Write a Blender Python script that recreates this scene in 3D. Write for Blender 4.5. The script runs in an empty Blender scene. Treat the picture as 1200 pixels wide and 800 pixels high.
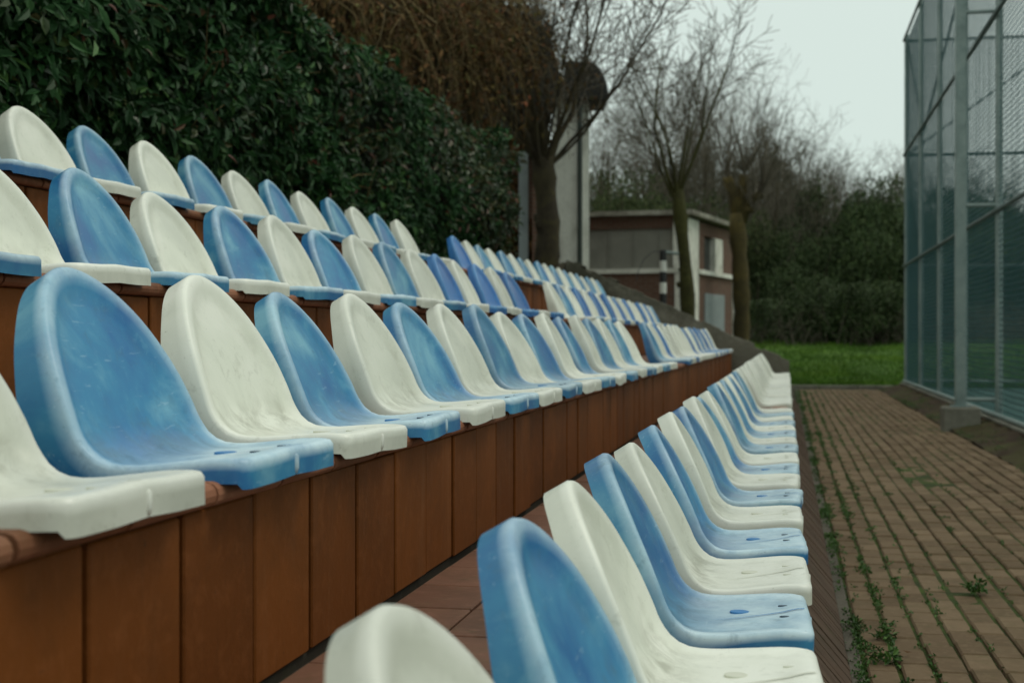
import bpy, math, random
import numpy as np
from mathutils import Vector, noise, Matrix
random.seed(7); RNG = np.random.default_rng(11)
SC = bpy.context.scene; COL = SC.collection
F = 1667.0; TH = math.atan2(321.0, F); CT, ST = math.cos(TH), math.sin(TH); EYE = 1.0

def at(px, py, zc):
    """photo pixel (1200 wide) at camera depth zc -> world point"""
    xc = (px - 600) / F * zc
    return Vector((CT*xc - ST*zc, ST*xc + CT*zc, EYE + (395 - py) / F * zc))

# ------------------------------------------------------------------ object helpers
def tag(o, label=None, cat=None, group=None, kind=None):
    if label: o['label'] = label
    if cat: o['category'] = cat
    if group: o['group'] = group
    if kind: o['kind'] = kind
    return o
def empty(name, loc, label, cat, group=None, rz=0):
    o = bpy.data.objects.new(name, None); COL.objects.link(o)
    o.location = loc; o.rotation_euler = (0, 0, rz); o.empty_display_size = .1
    return tag(o, label, cat, group)
def link(name, me, mats, parent=None, loc=None):
    o = bpy.data.objects.new(name, me); COL.objects.link(o)
    for m in (mats if isinstance(mats, (list, tuple)) else [mats]):
        if len(me.materials) < (len(mats) if isinstance(mats, (list, tuple)) else 1): me.materials.append(m)
    if parent: o.parent = parent
    if loc is not None: o.location = loc
    return o
def copy_tree(o, parent=None):
    c = o.copy(); COL.objects.link(c); c.parent = parent
    for ch in o.children: copy_tree(ch, c)
    return c

class MB:
    def __init__(s): s.v = []; s.f = []; s.r = []; s.mi = []
    def add(s, vs, fs, rnd=None, mi=0):
        b = len(s.v); s.v.extend([tuple(p) for p in vs]); s.f.extend([tuple(i + b for i in f) for f in fs])
        s.r.extend([random.random() if rnd is None else rnd] * len(vs)); s.mi.extend([mi] * len(fs))
    def box(s, lo, hi, rnd=None, bev=0.0, mi=0):
        (x0, y0, z0), (x1, y1, z1) = lo, hi
        if bev <= 0:
            vs = [(x0,y0,z0),(x1,y0,z0),(x1,y1,z0),(x0,y1,z0),(x0,y0,z1),(x1,y0,z1),(x1,y1,z1),(x0,y1,z1)]
            fs = [(3,2,1,0),(4,5,6,7),(0,1,5,4),(1,2,6,5),(2,3,7,6),(3,0,4,7)]
            s.add(vs, fs, rnd, mi); return
        b = bev; vs = []; X = (x0, x1); Y = (y0, y1); Z = (z0, z1); idx = {}
        for i in (0,1):
            for j in (0,1):
                for k in (0,1):
                    sx, sy, sz = (1,-1)[i], (1,-1)[j], (1,-1)[k]
                    for a, p in enumerate(((X[i], Y[j]+sy*b, Z[k]+sz*b), (X[i]+sx*b, Y[j], Z[k]+sz*b), (X[i]+sx*b, Y[j]+sy*b, Z[k]))):
                        idx[i,j,k,a] = len(vs); vs.append(p)
        fs = []
        for i in (0,1):
            q = [idx[i,0,0,0], idx[i,1,0,0], idx[i,1,1,0], idx[i,0,1,0]]; fs.append(q if i else q[::-1])
            q = [idx[0,i,0,1], idx[0,i,1,1], idx[1,i,1,1], idx[1,i,0,1]]; fs.append(q if i else q[::-1])
            q = [idx[0,0,i,2], idx[1,0,i,2], idx[1,1,i,2], idx[0,1,i,2]]; fs.append(q if i else q[::-1])
        for i in (0,1):
            for j in (0,1):
                q = [idx[i,j,0,0], idx[i,j,1,0], idx[i,j,1,1], idx[i,j,0,1]]; fs.append(q if (i+j) % 2 else q[::-1])
                q = [idx[i,0,j,0], idx[i,0,j,2], idx[i,1,j,2], idx[i,1,j,0]]; fs.append(q)
                q = [idx[0,i,j,1], idx[1,i,j,1], idx[1,i,j,2], idx[0,i,j,2]]; fs.append(q)
        for i in (0,1):
            for j in (0,1):
                for k in (0,1): fs.append([idx[i,j,k,0], idx[i,j,k,1], idx[i,j,k,2]])
        s.add(vs, fs, rnd, mi)
    def tube(s, pts, rad, n=6, rnd=None, cap=True, mi=0):
        pts = [Vector(p) for p in pts]
        if not isinstance(rad, (list, tuple)): rad = [rad] * len(pts)
        vs = []; prev = None
        for i, p in enumerate(pts):
            d = (pts[min(i+1, len(pts)-1)] - pts[max(i-1, 0)]).normalized()
            if prev is None:
                a = Vector((0,0,1)) if abs(d.z) < .9 else Vector((1,0,0))
                u = d.cross(a).normalized()
            else:
                u = (prev - d * prev.dot(d)).normalized()
            prev = u; w = d.cross(u)
            for k in range(n):
                t = 2*math.pi*k/n
                vs.append(p + (u*math.cos(t) + w*math.sin(t)) * rad[i])
        fs = []
        for i in range(len(pts)-1):
            for k in range(n):
                k2 = (k+1) % n
                fs.append((i*n+k, i*n+k2, (i+1)*n+k2, (i+1)*n+k))
        if cap:
            fs.append(tuple(range(n))[::-1]); fs.append(tuple((len(pts)-1)*n + k for k in range(n)))
        s.add(vs, fs, rnd, mi)
    def mesh(s, name, smooth=False, recalc=False):
        me = bpy.data.meshes.new(name); me.from_pydata(s.v, [], s.f)
        a = me.attributes.new('rand', 'FLOAT', 'POINT'); a.data.foreach_set('value', np.array(s.r, dtype=np.float32))
        me.polygons.foreach_set('material_index', np.array(s.mi, dtype=np.int32))
        if smooth: me.polygons.foreach_set('use_smooth', [True]*len(me.polygons))
        if recalc:
            import bmesh
            bm = bmesh.new(); bm.from_mesh(me); bmesh.ops.recalc_face_normals(bm, faces=bm.faces); bm.to_mesh(me); bm.free()
        me.update(); return me
    def build(s, name, m, parent=None, smooth=False, loc=None, recalc=False):
        return link(name, s.mesh(name, smooth, recalc), m, parent, loc)

def np_mesh(name, V, Fc, R, smooth=False):
    me = bpy.data.meshes.new(name); me.from_pydata(V.tolist(), [], Fc.tolist())
    a = me.attributes.new('rand', 'FLOAT', 'POINT'); a.data.foreach_set('value', np.asarray(R, dtype=np.float32))
    if smooth: me.polygons.foreach_set('use_smooth', [True]*len(me.polygons))
    me.update(); return me
def unit(a): return a / (np.linalg.norm(a, axis=1, keepdims=True) + 1e-9)
def leaves(P, D, N, ln, wd, fold=.25, rnd=None):
    """n folded six-point leaves: P base points, D axis, N facing"""
    n = len(P); D = unit(D); S = unit(np.cross(D, N)); U = np.cross(S, D)
    ln = np.broadcast_to(ln, (n,)).reshape(-1, 1); wd = np.broadcast_to(wd, (n,)).reshape(-1, 1)
    h = wd * fold
    v = np.stack([P, P + D*ln*.33 + S*wd*.5 + U*h, P + D*ln*.7 + S*wd*.42 + U*h*.7, P + D*ln - U*ln*.08,
                  P + D*ln*.7 - S*wd*.42 + U*h*.7, P + D*ln*.33 - S*wd*.5 + U*h], axis=1).reshape(-1, 3)
    b = np.arange(n).reshape(-1, 1) * 6
    f = np.concatenate([b + np.array([[0,1,2,3]]), b + np.array([[0,3,4,5]])], axis=0)
    r = RNG.random(n) if rnd is None else rnd
    return v, f, np.repeat(r, 6)

# ------------------------------------------------------------------ materials
class NT:
    def __init__(s, name):
        s.m = bpy.data.materials.new(name); s.m.use_nodes = True; s.t = s.m.node_tree
        s.b = s.t.nodes['Principled BSDF']
    def n(s, typ, **k):
        nd = s.t.nodes.new(typ)
        for a, v in k.items():
            if a.startswith('i_'):
                key = a[2:].replace('_', ' ')
                nd.inputs[key].default_value = v
            else: setattr(nd, a, v)
        return nd
    def l(s, a, b): s.t.links.new(a, b)
    def coord(s, rand=False):
        tc = s.n('ShaderNodeTexCoord')
        if not rand: return tc.outputs['Object']
        oi = s.n('ShaderNodeObjectInfo'); mu = s.n('ShaderNodeMath', operation='MULTIPLY'); mu.inputs[1].default_value = 61.0
        s.l(oi.outputs['Random'], mu.inputs[0])
        ad = s.n('ShaderNodeVectorMath', operation='ADD'); s.l(tc.outputs['Object'], ad.inputs[0]); s.l(mu.outputs[0], ad.inputs[1])
        return ad.outputs[0]
    def noise(s, vec, scale, detail=5, rough=.6, dist=0.0):
        nd = s.n('ShaderNodeTexNoise'); nd.inputs['Scale'].default_value = scale; nd.inputs['Detail'].default_value = detail
        nd.inputs['Roughness'].default_value = rough; nd.inputs['Distortion'].default_value = dist
        s.l(vec, nd.inputs['Vector']); return nd.outputs['Fac']
    def ramp(s, fac, stops):
        r = s.n('ShaderNodeValToRGB'); e = r.color_ramp.elements
        while len(e) > 1: e.remove(e[-1])
        e[0].position = stops[0][0]; e[0].color = (*stops[0][1], 1) if len(stops[0][1]) == 3 else stops[0][1]
        for p, c in stops[1:]:
            x = e.new(p); x.color = (*c, 1)
        s.l(fac, r.inputs[0]); return r.outputs[0]
    def mix(s, fac, a, b, mode='MIX'):
        m = s.n('ShaderNodeMix', data_type='RGBA', blend_type=mode)
        for inp, v in ((m.inputs[0], fac), (m.inputs[6], a), (m.inputs[7], b)):
            if isinstance(v, (int, float)): inp.default_value = v
            elif isinstance(v, tuple): inp.default_value = (*v, 1)
            else: s.l(v, inp)
        return m.outputs[2]
    def bump(s, fac, strength=.3, dist=.01):
        b = s.n('ShaderNodeBump'); b.inputs['Strength'].default_value = strength; b.inputs['Distance'].default_value = dist
        s.l(fac, b.inputs['Height']); s.l(b.outputs[0], s.b.inputs['Normal']); return b
    def attr(s, name='rand'):
        a = s.n('ShaderNodeAttribute'); a.attribute_name = name; return a.outputs['Fac']
    def fin(s, col, rough=.6, spec=.5):
        if isinstance(col, tuple): s.b.inputs['Base Color'].default_value = (*col, 1)
        else: s.l(col, s.b.inputs['Base Color'])
        if isinstance(rough, (int, float)): s.b.inputs['Roughness'].default_value = rough
        else: s.l(rough, s.b.inputs['Roughness'])
        s.b.inputs['Specular IOR Level'].default_value = spec
        return s.m

def seat_mat(name, deep, mid, pale, dirt, palest, lo=.40, hi=.68):
    t = NT(name); v = t.coord(True)
    a = t.noise(v, 3.6, 6, .58, .45); b = t.noise(v, 24, 4, .7, .4); g = t.noise(v, 140, 3, .7)
    base = t.ramp(a, [(lo, deep), ((lo+hi)/2, mid), (hi, pale)])
    wa = t.n('ShaderNodeMath', operation='MULTIPLY'); t.l(t.attr('paleness'), wa.inputs[0]); t.l(t.ramp(t.noise(v, 11, 5, .65), [(.30, (.5,)*3), (.60, (1,)*3)]), wa.inputs[1])
    base = t.mix(wa.outputs[0], base, palest)  # pan and rim mixed towards the lightest plastic colour
    # long scuffs: stretched noise
    mp = t.n('ShaderNodeMapping'); mp.inputs['Scale'].default_value = (9, 34, 14); t.l(v, mp.inputs[0])
    sc = t.noise(mp.outputs[0], 1.6, 6, .7, 1.2)
    base = t.mix(t.ramp(sc, [(.56, (0,0,0)), (.74, (.34,.34,.34))]), base, pale)
    mq = t.n('ShaderNodeMapping'); mq.inputs['Scale'].default_value = (60, 7, 46); mq.inputs['Rotation'].default_value = (.5, .3, .7); t.l(v, mq.inputs[0])
    sq = t.noise(mq.outputs[0], 2.2, 3, .6, .3)
    base = t.mix(t.ramp(sq, [(.64, (0,0,0)), (.72, (.22,.22,.22))]), base, palest)
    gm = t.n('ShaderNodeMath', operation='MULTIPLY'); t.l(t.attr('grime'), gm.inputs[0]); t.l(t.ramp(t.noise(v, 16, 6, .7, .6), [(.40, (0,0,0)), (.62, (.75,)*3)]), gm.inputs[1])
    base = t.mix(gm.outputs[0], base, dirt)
    base = t.mix(t.ramp(b, [(.58, (0,0,0)), (.78, (.5,.5,.5))]), base, dirt)
    base = t.mix(t.ramp(g, [(.66, (0,0,0)), (.74, (.6,.6,.6))]), base, dirt)
    oi = t.n('ShaderNodeObjectInfo')
    hs = t.n('ShaderNodeHueSaturation'); mr = t.n('ShaderNodeMapRange'); mr.inputs[3].default_value = .86; mr.inputs[4].default_value = 1.08
    t.l(oi.outputs['Random'], mr.inputs[0]); t.l(mr.outputs[0], hs.inputs['Value']); t.l(base, hs.inputs['Color'])
    t.bump(b, .10, .004)
    r = t.ramp(a, [(.3, (.30,)*3), (.7, (.48,)*3)])
    return t.fin(hs.outputs[0], r, .55)
M = {}
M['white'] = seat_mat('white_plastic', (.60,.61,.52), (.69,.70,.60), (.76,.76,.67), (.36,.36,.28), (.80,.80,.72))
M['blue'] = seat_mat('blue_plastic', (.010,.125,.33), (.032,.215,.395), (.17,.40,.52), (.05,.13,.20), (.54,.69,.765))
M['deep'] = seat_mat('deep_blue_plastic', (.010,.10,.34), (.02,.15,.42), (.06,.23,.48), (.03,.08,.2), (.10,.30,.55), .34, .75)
M['capblue'] = NT('cap_blue').fin((.025,.19,.46), .5)
M['capwhite'] = NT('cap_white').fin((.62,.62,.52), .5)
M['slotdark'] = NT('slot_dark').fin((.035,.06,.09), .8)
def tile_mat(name, c0, c1, moss=.0, stain=(.05,.035,.02), rough=.6, drip=0):
    t = NT(name); v = t.coord(); r = t.attr()
    col = t.mix(r, c0, c1)
    n1 = t.noise(v, 3.0, 6, .65, .5); n2 = t.noise(v, 30, 4, .7)
    col = t.mix(t.ramp(n1, [(.45, (0,0,0)), (.75, (.6,.6,.6))]), col, stain)
    col = t.mix(t.ramp(n2, [(.5, (0,0,0)), (.8, (.35,.35,.35))]), col, tuple(min(1, x*1.5+.02) for x in c1))
    if drip:
        mp = t.n('ShaderNodeMapping'); mp.inputs['Scale'].default_value = (16, 16, 1.3); t.l(v, mp.inputs[0])
        dn = t.noise(mp.outputs[0], 1.0, 6, .7, .4)
        col = t.mix(t.ramp(dn, [(.55, (0,0,0)), (.70, (drip,)*3)]), col, (.30,.19,.11))
        col = t.mix(t.ramp(t.noise(v, 60, 3, .6), [(.68, (0,0,0)), (.73, (.5,.5,.5))]), col, (.03,.018,.01))
        col = t.mix(t.ramp(dn, [(.30, (.3,.3,.3)), (.44, (0,0,0))]), col, stain)
    if moss:
        n3 = t.noise(v, 7.5, 6, .7, .3)
        col = t.mix(t.ramp(n3, [(.55, (0,0,0)), (.72, (moss,)*3)]), col, (.055,.07,.02))
    t.bump(n2, .25, .004)
    return t.fin(col, rough, .15)
M['terracotta'] = tile_mat('terracotta', (.132,.039,.006), (.192,.059,.010), stain=(.05,.022,.006), rough=.62, drip=.10)
M['nosing'] = tile_mat('terracotta_nosing', (.22,.085,.042), (.32,.14,.08), .35)
M['tread'] = tile_mat('terracotta_tread', (.17,.080,.050), (.23,.11,.07), .35)
M['grout'] = tile_mat('grout', (.045,.036,.026), (.06,.048,.036), .4, rough=.9)
M['paver'] = tile_mat('paver_block', (.128,.083,.047), (.205,.140,.084), .40, (.075,.055,.026), .85)
M['skirt'] = tile_mat('brick_skirt', (.085,.052,.035), (.115,.075,.052), .5, (.05,.042,.032), .9)
def rough_mat(name, a, b, c, scale=2.0, rough=.9, bump=.5, bd=.02):
    t = NT(name); v = t.coord()
    n1 = t.noise(v, scale, 7, .65, .4); n2 = t.noise(v, scale*9, 5, .7); n3 = t.noise(v, scale*.35, 3, .5)
    col = t.ramp(n1, [(.34, a), (.52, b), (.68, c)])
    col = t.mix(t.ramp(n2, [(.45, (0,0,0)), (.75, (.6,.6,.6))]), col, a)
    col = t.mix(t.ramp(n3, [(.45, (0,0,0)), (.65, (.5,.5,.5))]), col, c)
    t.bump(n2, bump, bd); return t.fin(col, rough, .25)
M['rake'] = rough_mat('weathered_concrete', (.045,.045,.028), (.095,.09,.066), (.26,.25,.20), 1.3, .95, .7, .04)
M['concrete'] = rough_mat('concrete', (.12,.115,.09), (.20,.19,.155), (.27,.26,.21), 3)
M['gutter'] = rough_mat('gutter_concrete', (.07,.062,.046), (.12,.105,.08), (.16,.14,.11), 5)
M['joint'] = rough_mat('mossy_joint', (.022,.024,.008), (.042,.060,.010), (.065,.10,.014), 6)
M['soil'] = rough_mat('soil', (.035,.022,.013), (.06,.036,.02), (.075,.08,.022), 3.5, .95, .8, .03)
M['bank'] = rough_mat('bank_earth', (.045,.04,.026), (.08,.072,.05), (.14,.13,.10), 1.6, .95, .8, .05)
M['lawn'] = rough_mat('lawn', (.03,.065,.008), (.06,.125,.014), (.10,.18,.022), .9, .9, .6, .05)
M['court'] = rough_mat('court_turf', (.03,.07,.06), (.04,.095,.085), (.07,.14,.13), .8, .9, .2)
M['stucco'] = rough_mat('stained_stucco', (.50,.49,.42), (.75,.74,.66), (.82,.81,.73), 2.2, .9, .4)
M['bark'] = rough_mat('bark', (.030,.024,.016), (.058,.047,.03), (.085,.072,.03), 5, .95, .9, .03)
M['mossbark'] = rough_mat('mossy_bark', (.035,.029,.017), (.062,.050,.022), (.12,.095,.026), 1.6, .95, .9, .03)
M['ochrebark'] = rough_mat('ochre_mossy_bark', (.035,.030,.017), (.068,.053,.022), (.15,.11,.03), 1.1, .95, .9, .03)
M['greenbark'] = rough_mat('green_mossy_bark', (.030,.028,.014), (.058,.056,.018), (.10,.10,.028), 2.4, .95, 1.0, .05)
M['twig'] = tile_mat('twig', (.075,.066,.050), (.135,.12,.092), 0, rough=.9)
M['drytwig'] = tile_mat('dry_twig', (.075,.055,.024), (.17,.12,.055), 0, rough=.9)
M['steel'] = rough_mat('galvanised_steel', (.17,.22,.21), (.25,.31,.295), (.32,.37,.35), 4, .5, .1)
M['steel'].node_tree.nodes['Principled BSDF'].inputs['Metallic'].default_value = .25
M['rail'] = rough_mat('rail_steel', (.05,.08,.075), (.085,.12,.115), (.13,.165,.155), 6, .5, .1)
M['wire'] = NT('green_wire').fin((.012,.072,.078), .6)
M['awning'] = rough_mat('awning', (.014,.014,.013), (.022,.022,.02), (.045,.043,.04), 3, .7, .2)
M['shutter'] = rough_mat('grey_shutter', (.16,.155,.13), (.215,.21,.18), (.28,.275,.235), 1.5, .6, .1)
M['glass'] = NT('dark_glass').fin((.02,.024,.024), .15)
M['black'] = NT('black_paint').fin((.012,.012,.012), .5)
M['whitepaint'] = NT('white_paint').fin((.7,.7,.64), .5)
M['pipe'] = NT('dark_pipe').fin((.02,.03,.022), .5)
M['doorgrey'] = rough_mat('grey_door', (.22,.25,.25), (.28,.32,.32), (.33,.37,.37), 2, .6, .1)
M['roof'] = rough_mat('roof_slab', (.14,.125,.10), (.30,.28,.23), (.52,.50,.43), 2.0, .9, .4)
def brick_mat():
    t = NT('old_brick'); tc = t.n('ShaderNodeTexCoord'); sx = t.n('ShaderNodeSeparateXYZ'); t.l(tc.outputs['Object'], sx.inputs[0])
    ad = t.n('ShaderNodeMath', operation='ADD'); t.l(sx.outputs[0], ad.inputs[0]); t.l(sx.outputs[1], ad.inputs[1])
    cb = t.n('ShaderNodeCombineXYZ'); t.l(ad.outputs[0], cb.inputs[0]); t.l(sx.outputs[2], cb.inputs[1])
    br = t.n('ShaderNodeTexBrick'); t.l(cb.outputs[0], br.inputs['Vector'])
    br.inputs['Scale'].default_value = 1; br.inputs['Brick Width'].default_value = .2; br.inputs['Row Height'].default_value = .07
    br.inputs['Mortar Size'].default_value = .008
    br.inputs['Color1'].default_value = (.125,.060,.042,1); br.inputs['Color2'].default_value = (.16,.085,.06,1); br.inputs['Mortar'].default_value = (.16,.13,.1,1)
    n = t.noise(tc.outputs['Object'], 1.3, 6, .65)
    col = t.mix(t.ramp(n, [(.5, (0,0,0)), (.75, (.6,.6,.6))]), br.outputs['Color'], (.10,.085,.065))
    t.bump(br.outputs['Fac'], .3, -.01); return t.fin(col, .9, .2)
M['brick'] = brick_mat()
def leaf_mat(name, stops, rough=.4, spec=.5, trans=.0):
    t = NT(name); r = t.attr(); v = t.coord()
    col = t.ramp(r, stops); n = t.noise(v, 1.1, 4, .6)
    hs = t.n('ShaderNodeHueSaturation'); mr = t.n('ShaderNodeMapRange'); mr.inputs[1].default_value = .3; mr.inputs[2].default_value = .7
    mr.inputs[3].default_value = .6; mr.inputs[4].default_value = 1.35
    t.l(n, mr.inputs[0]); t.l(mr.outputs[0], hs.inputs['Value']); t.l(col, hs.inputs['Color'])
    return t.fin(hs.outputs[0], rough, spec)
M['laurel'] = leaf_mat('laurel_leaf', [(0, (.011,.040,.012)), (.5, (.018,.060,.017)), (.9, (.028,.082,.022)), (.990, (.055,.12,.03)), (.997, (.08,.05,.02)), (1, (.12,.03,.018))], .55, .2)
M['laurelwarm'] = leaf_mat('photinia_leaf', [(0, (.016,.036,.012)), (.5, (.035,.065,.018)), (.84, (.06,.07,.02)), (.94, (.08,.045,.02)), (1, (.13,.032,.018))], .4, .4)
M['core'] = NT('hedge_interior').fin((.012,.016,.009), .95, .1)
M['evergreen'] = leaf_mat('evergreen_leaf', [(0, (.024,.044,.013)), (.5, (.044,.074,.022)), (1, (.075,.105,.036))], .6, .25)
M['olive'] = leaf_mat('olive_leaf', [(0, (.03,.045,.016)), (.5, (.055,.075,.025)), (1, (.09,.105,.04))], .7, .2)
M['thicket'] = leaf_mat('thicket_leaf', [(0, (.055,.055,.034)), (.5, (.085,.082,.052)), (1, (.11,.11,.068))], .85, .1)
M['dryleaf'] = leaf_mat('dry_leaf', [(0, (.06,.034,.014)), (.5, (.115,.055,.02)), (.8, (.14,.095,.03)), (.9, (.09,.10,.03)), (1, (.20,.05,.022))], .8, .2)
M['grass'] = leaf_mat('grass_blade', [(0, (.035,.085,.010)), (.6, (.08,.17,.018)), (1, (.14,.24,.03))], .6, .2)
M['weed'] = leaf_mat('weed_leaf', [(0, (.03,.075,.015)), (.6, (.055,.125,.024)), (1, (.09,.17,.035))], .5, .3)

# ------------------------------------------------------------------ the grandstand numbers
T = .781; FX0 = .0488
def row_front(k): return FX0 - T*(k-1)                 # world x of the seat front edge, row 1..4
TREAD = {1: .465, 2: .801, 3: 1.137, 4: 1.511}         # tread heights above the path
Y0, Y1 = -2.0, 21.15
NOSE = .030                                             # seat lip hangs this far past the nosing

# ------------------------------------------------------------------ terrain
def smooth(a, b, x):
    t = min(1, max(0, (x-a)/(b-a))); return t*t*(3-2*t)
def ground(X, Y):
    L = -X
    z = -.06
    if Y > 21.1 or L > 3.0:
        rake = min(max(L - .15, 0) * .43, 1.42)
        z = max(z, -.06 + rake)
        if L > 3.2: z = 1.42 + min((L-3.2)*.03, .6)
        if Y > 21.1 and L > .1: z += (smooth(.1, .5, L)*.74 - .02)*(1-smooth(24.5, 27, Y))*(1-smooth(3.2, 5, L))
    if Y > 28.1:
        g = smooth(28.1, 29.0, Y)*.10 + smooth(29, 46, Y) * .93
        z = max(z, -.06 + g) if L > .6 else -.06 + g
    if Y > 60: z += smooth(60, 110, Y) * 6
    if L > 12: z += smooth(12, 60, L) * 5
    if Y > 21.3 and L > 0: z += .05*noise.noise(Vector((X*.9, Y*.9, 0)))
    if Y > 29: z += .07*noise.noise(Vector((X*.7, Y*.5, 3)))*smooth(29, 32, Y)
    return z
def frange(a, b, s):
    n = int(round((b-a)/s)); return [a + (b-a)*i/n for i in range(n)]
xs = frange(-160, -30, 10) + frange(-30, -6, 1.5) + frange(-6, 4, .25) + frange(4, 30, 2) + frange(30, 170, 10)
ys = frange(-30, 20.5, 2.5) + frange(20.5, 48, .3) + frange(48, 70, 2) + frange(70, 260, 10)
V = [(x, y, ground(x, y)) for y in ys for x in xs]
nx = len(xs); FCS = [(j*nx+i, j*nx+i+1, (j+1)*nx+i+1, (j+1)*nx+i) for j in range(len(ys)-1) for i in range(nx-1)]
me = bpy.data.meshes.new('terrain'); me.from_pydata(V, [], FCS)
me.materials.append(M['bank']); me.materials.append(M['lawn'])
mi = []
for p in me.polygons:
    c = p.center
    mi.append(1 if (c.y > 28.2 and c.x > -.55 - .25*math.sin(c.y*1.7) - max(0, c.y-38)*.5) or (c.x > 2.4) else 0)
me.polygons.foreach_set('material_index', mi); me.polygons.foreach_set('use_smooth', [True]*len(me.polygons))
tag(link('terrain', me, []), kind='structure')

# ------------------------------------------------------------------ path of pavers, gutter, soil strip, court
b = MB(); b.box((.17, -2, -.08), (1.74, 28.1, -.013)); tag(b.build('path_bed', M['joint']), kind='structure')
b = MB(); PX0, PX1 = .235, 1.735; nc = 15; cw = (PX1-PX0)/nc
for c in range(nc):
    xc0 = PX0 + c*cw; y = -2.0 + (c % 2)*.1 + random.uniform(-.02, .02)
    while y < 28.0:
        ln = .2 + random.uniform(-.004, .004)
        wob = .010*noise.noise(Vector((y*.55, 1.3, c*.12))) + .004*noise.noise(Vector((y*2.2, c*.8, 7))) + random.uniform(-.0015, .0015)
        x0, x1 = xc0 + .0065 + wob, xc0 + cw - .0065 + wob
        gj = random.uniform(.0035, .0065); y0, y1 = y + gj, min(y + ln - gj, 28.05)
        h = .018*noise.noise(Vector((xc0*1.6, y*.6, 2))) + random.uniform(-.004, .003)
        tx, ty = random.uniform(-.02, .02), random.uniform(-.012, .012)
        def zz(x, yy): return h + tx*(x-(x0+x1)/2) + ty*(yy-(y0+y1)/2)
        e = .006
        vs = [(x0,y0,-.05),(x1,y0,-.05),(x1,y1,-.05),(x0,y1,-.05)]
        vs += [(x,yy,zz(x,yy)-.006) for x,yy in ((x0,y0),(x1,y0),(x1,y1),(x0,y1))]
        vs += [(x,yy,zz(x,yy)) for x,yy in ((x0+e,y0+e),(x1-e,y0+e),(x1-e,y1-e),(x0+e,y1-e))]
        fs = [(0,1,5,4),(1,2,6,5),(2,3,7,6),(3,0,4,7),(4,5,9,8),(5,6,10,9),(6,7,11,10),(7,4,8,11),(8,9,10,11)]
        b.add(vs, fs); y += ln
tag(b.build('path', M['paver']), kind='structure')
# gutter strip
b = MB(); y = -2.0
while y < 28:
    b.box((.186, y+.003, -.06), (.231, y+.997, -.004 + random.uniform(-.003, .003)), bev=.005); y += 1.0
tag(b.build('gutter', M['gutter']), kind='structure')
# soil strip, bumpy
sx_ = np.linspace(1.725, 2.16, 9); sy_ = np.linspace(-2, 28.1, 260)
V = [(x, y, .012 + .035*noise.noise(Vector((x*4, y*2.2, 5))) + .02*noise.noise(Vector((x*11, y*9, 1))) + .10*max(0, (x-1.8)/.36)) for y in sy_ for x in sx_]
FCS = [(j*9+i, j*9+i+1, (j+1)*9+i+1, (j+1)*9+i) for j in range(len(sy_)-1) for i in range(8)]
me = bpy.data.meshes.new('soil_strip'); me.from_pydata(V, [], FCS); me.polygons.foreach_set('use_smooth', [True]*len(me.polygons))
tag(link('soil_strip', me, M['soil']), kind='structure')
b = MB(); b.box((2.34, -6, -.1), (24, 27.9, .045)); tag(b.build('court_surface', M['court']), kind='structure')
# end kerb of the path
b = MB(); x = -.1
for i in range(3):
    b.box((x, 28.12, -.08), (x+.72, 28.24, .075 + random.uniform(-.006, .006)), bev=.01); x += .73
tag(b.build('end_kerb', M['concrete']), 'low grey concrete kerb across the far end of the brick path', 'kerb')

# ------------------------------------------------------------------ grandstand
gs = empty('grandstand', (0, 0, 0), 'terracotta tiled stepped grandstand carrying four rows of plastic seats', 'grandstand')
BACK = -3.25
for k in (1, 2, 3, 4):
    xr = row_front(k) - NOSE - .022                     # riser face plane (tiles)
    zt = TREAD[k]; zb = TREAD[k-1] if k > 1 else 0.0
    xin = (row_front(k+1) - NOSE - .022) if k < 4 else BACK
    # solid core of this step
    b = MB(); b.box((BACK + .001*k, Y0, zb - .12 if k > 1 else -.1), (xr - .012, Y1, zt - .016))
    b.build('step_core', M['grout'], gs)
    # riser tiles
    b = MB(); y = Y0 + .13
    z0 = zb + .004 if k > 1 else .20
    while y < Y1 - .02:
        y1 = min(y + .256, Y1)
        d = random.uniform(-.004, .003); ga, gb = random.uniform(.002, .007), random.uniform(.002, .006)
        b.box((xr - .016, y + ga, z0 + random.uniform(0, .006)), (xr + d, y1 - gb, zt - .034 - random.uniform(0, .005)), bev=.003); y += .26
    b.build('riser', M['terracotta'], gs)
    # nosing: rounded terracotta edge pieces
    b = MB(); y = Y0 + .13 + .07
    while y < Y1 - .02:
        y1 = min(y + .256, Y1); r = .017; pr = []
        j = random.uniform(-.004, .004)
        for q in range(7):
            a = -math.pi/2 + math.pi*q/6
            pr.append((xr + .004 + r*math.cos(a)*.95 + j*.4, zt - .017 + r*math.sin(a) + j*.3))
        pr = [(xr - .10, zt - .034)] + pr + [(xr - .10, zt)]
        n = len(pr); ya, yb = y + .003, y1 - .003
        vs = [(px, ya, pz) for px, pz in pr] + [(px, yb, pz) for px, pz in pr]
        fs = [(i, (i+1) % n, n + (i+1) % n, n + i) for i in range(n)] + [tuple(range(n))[::-1], tuple(range(n, 2*n))]
        b.add(vs, fs); y += .26
    b.build('nosing', M['nosing'], gs, recalc=True)
    # tread tiles
    b = MB(); x1 = xr - .106
    while x1 > xin + .03:
        x0 = max(x1 - .25, xin + .004); y = Y0
        while y < Y1:
            b.box((x0 + .003, y + .003, zt - .018), (x1 - .003, min(y + .247, Y1), zt - .003 + random.uniform(-.001, .001)), bev=.002); y += .25
        x1 = x0
    b.build('tread', M['tread'], gs)
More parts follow.
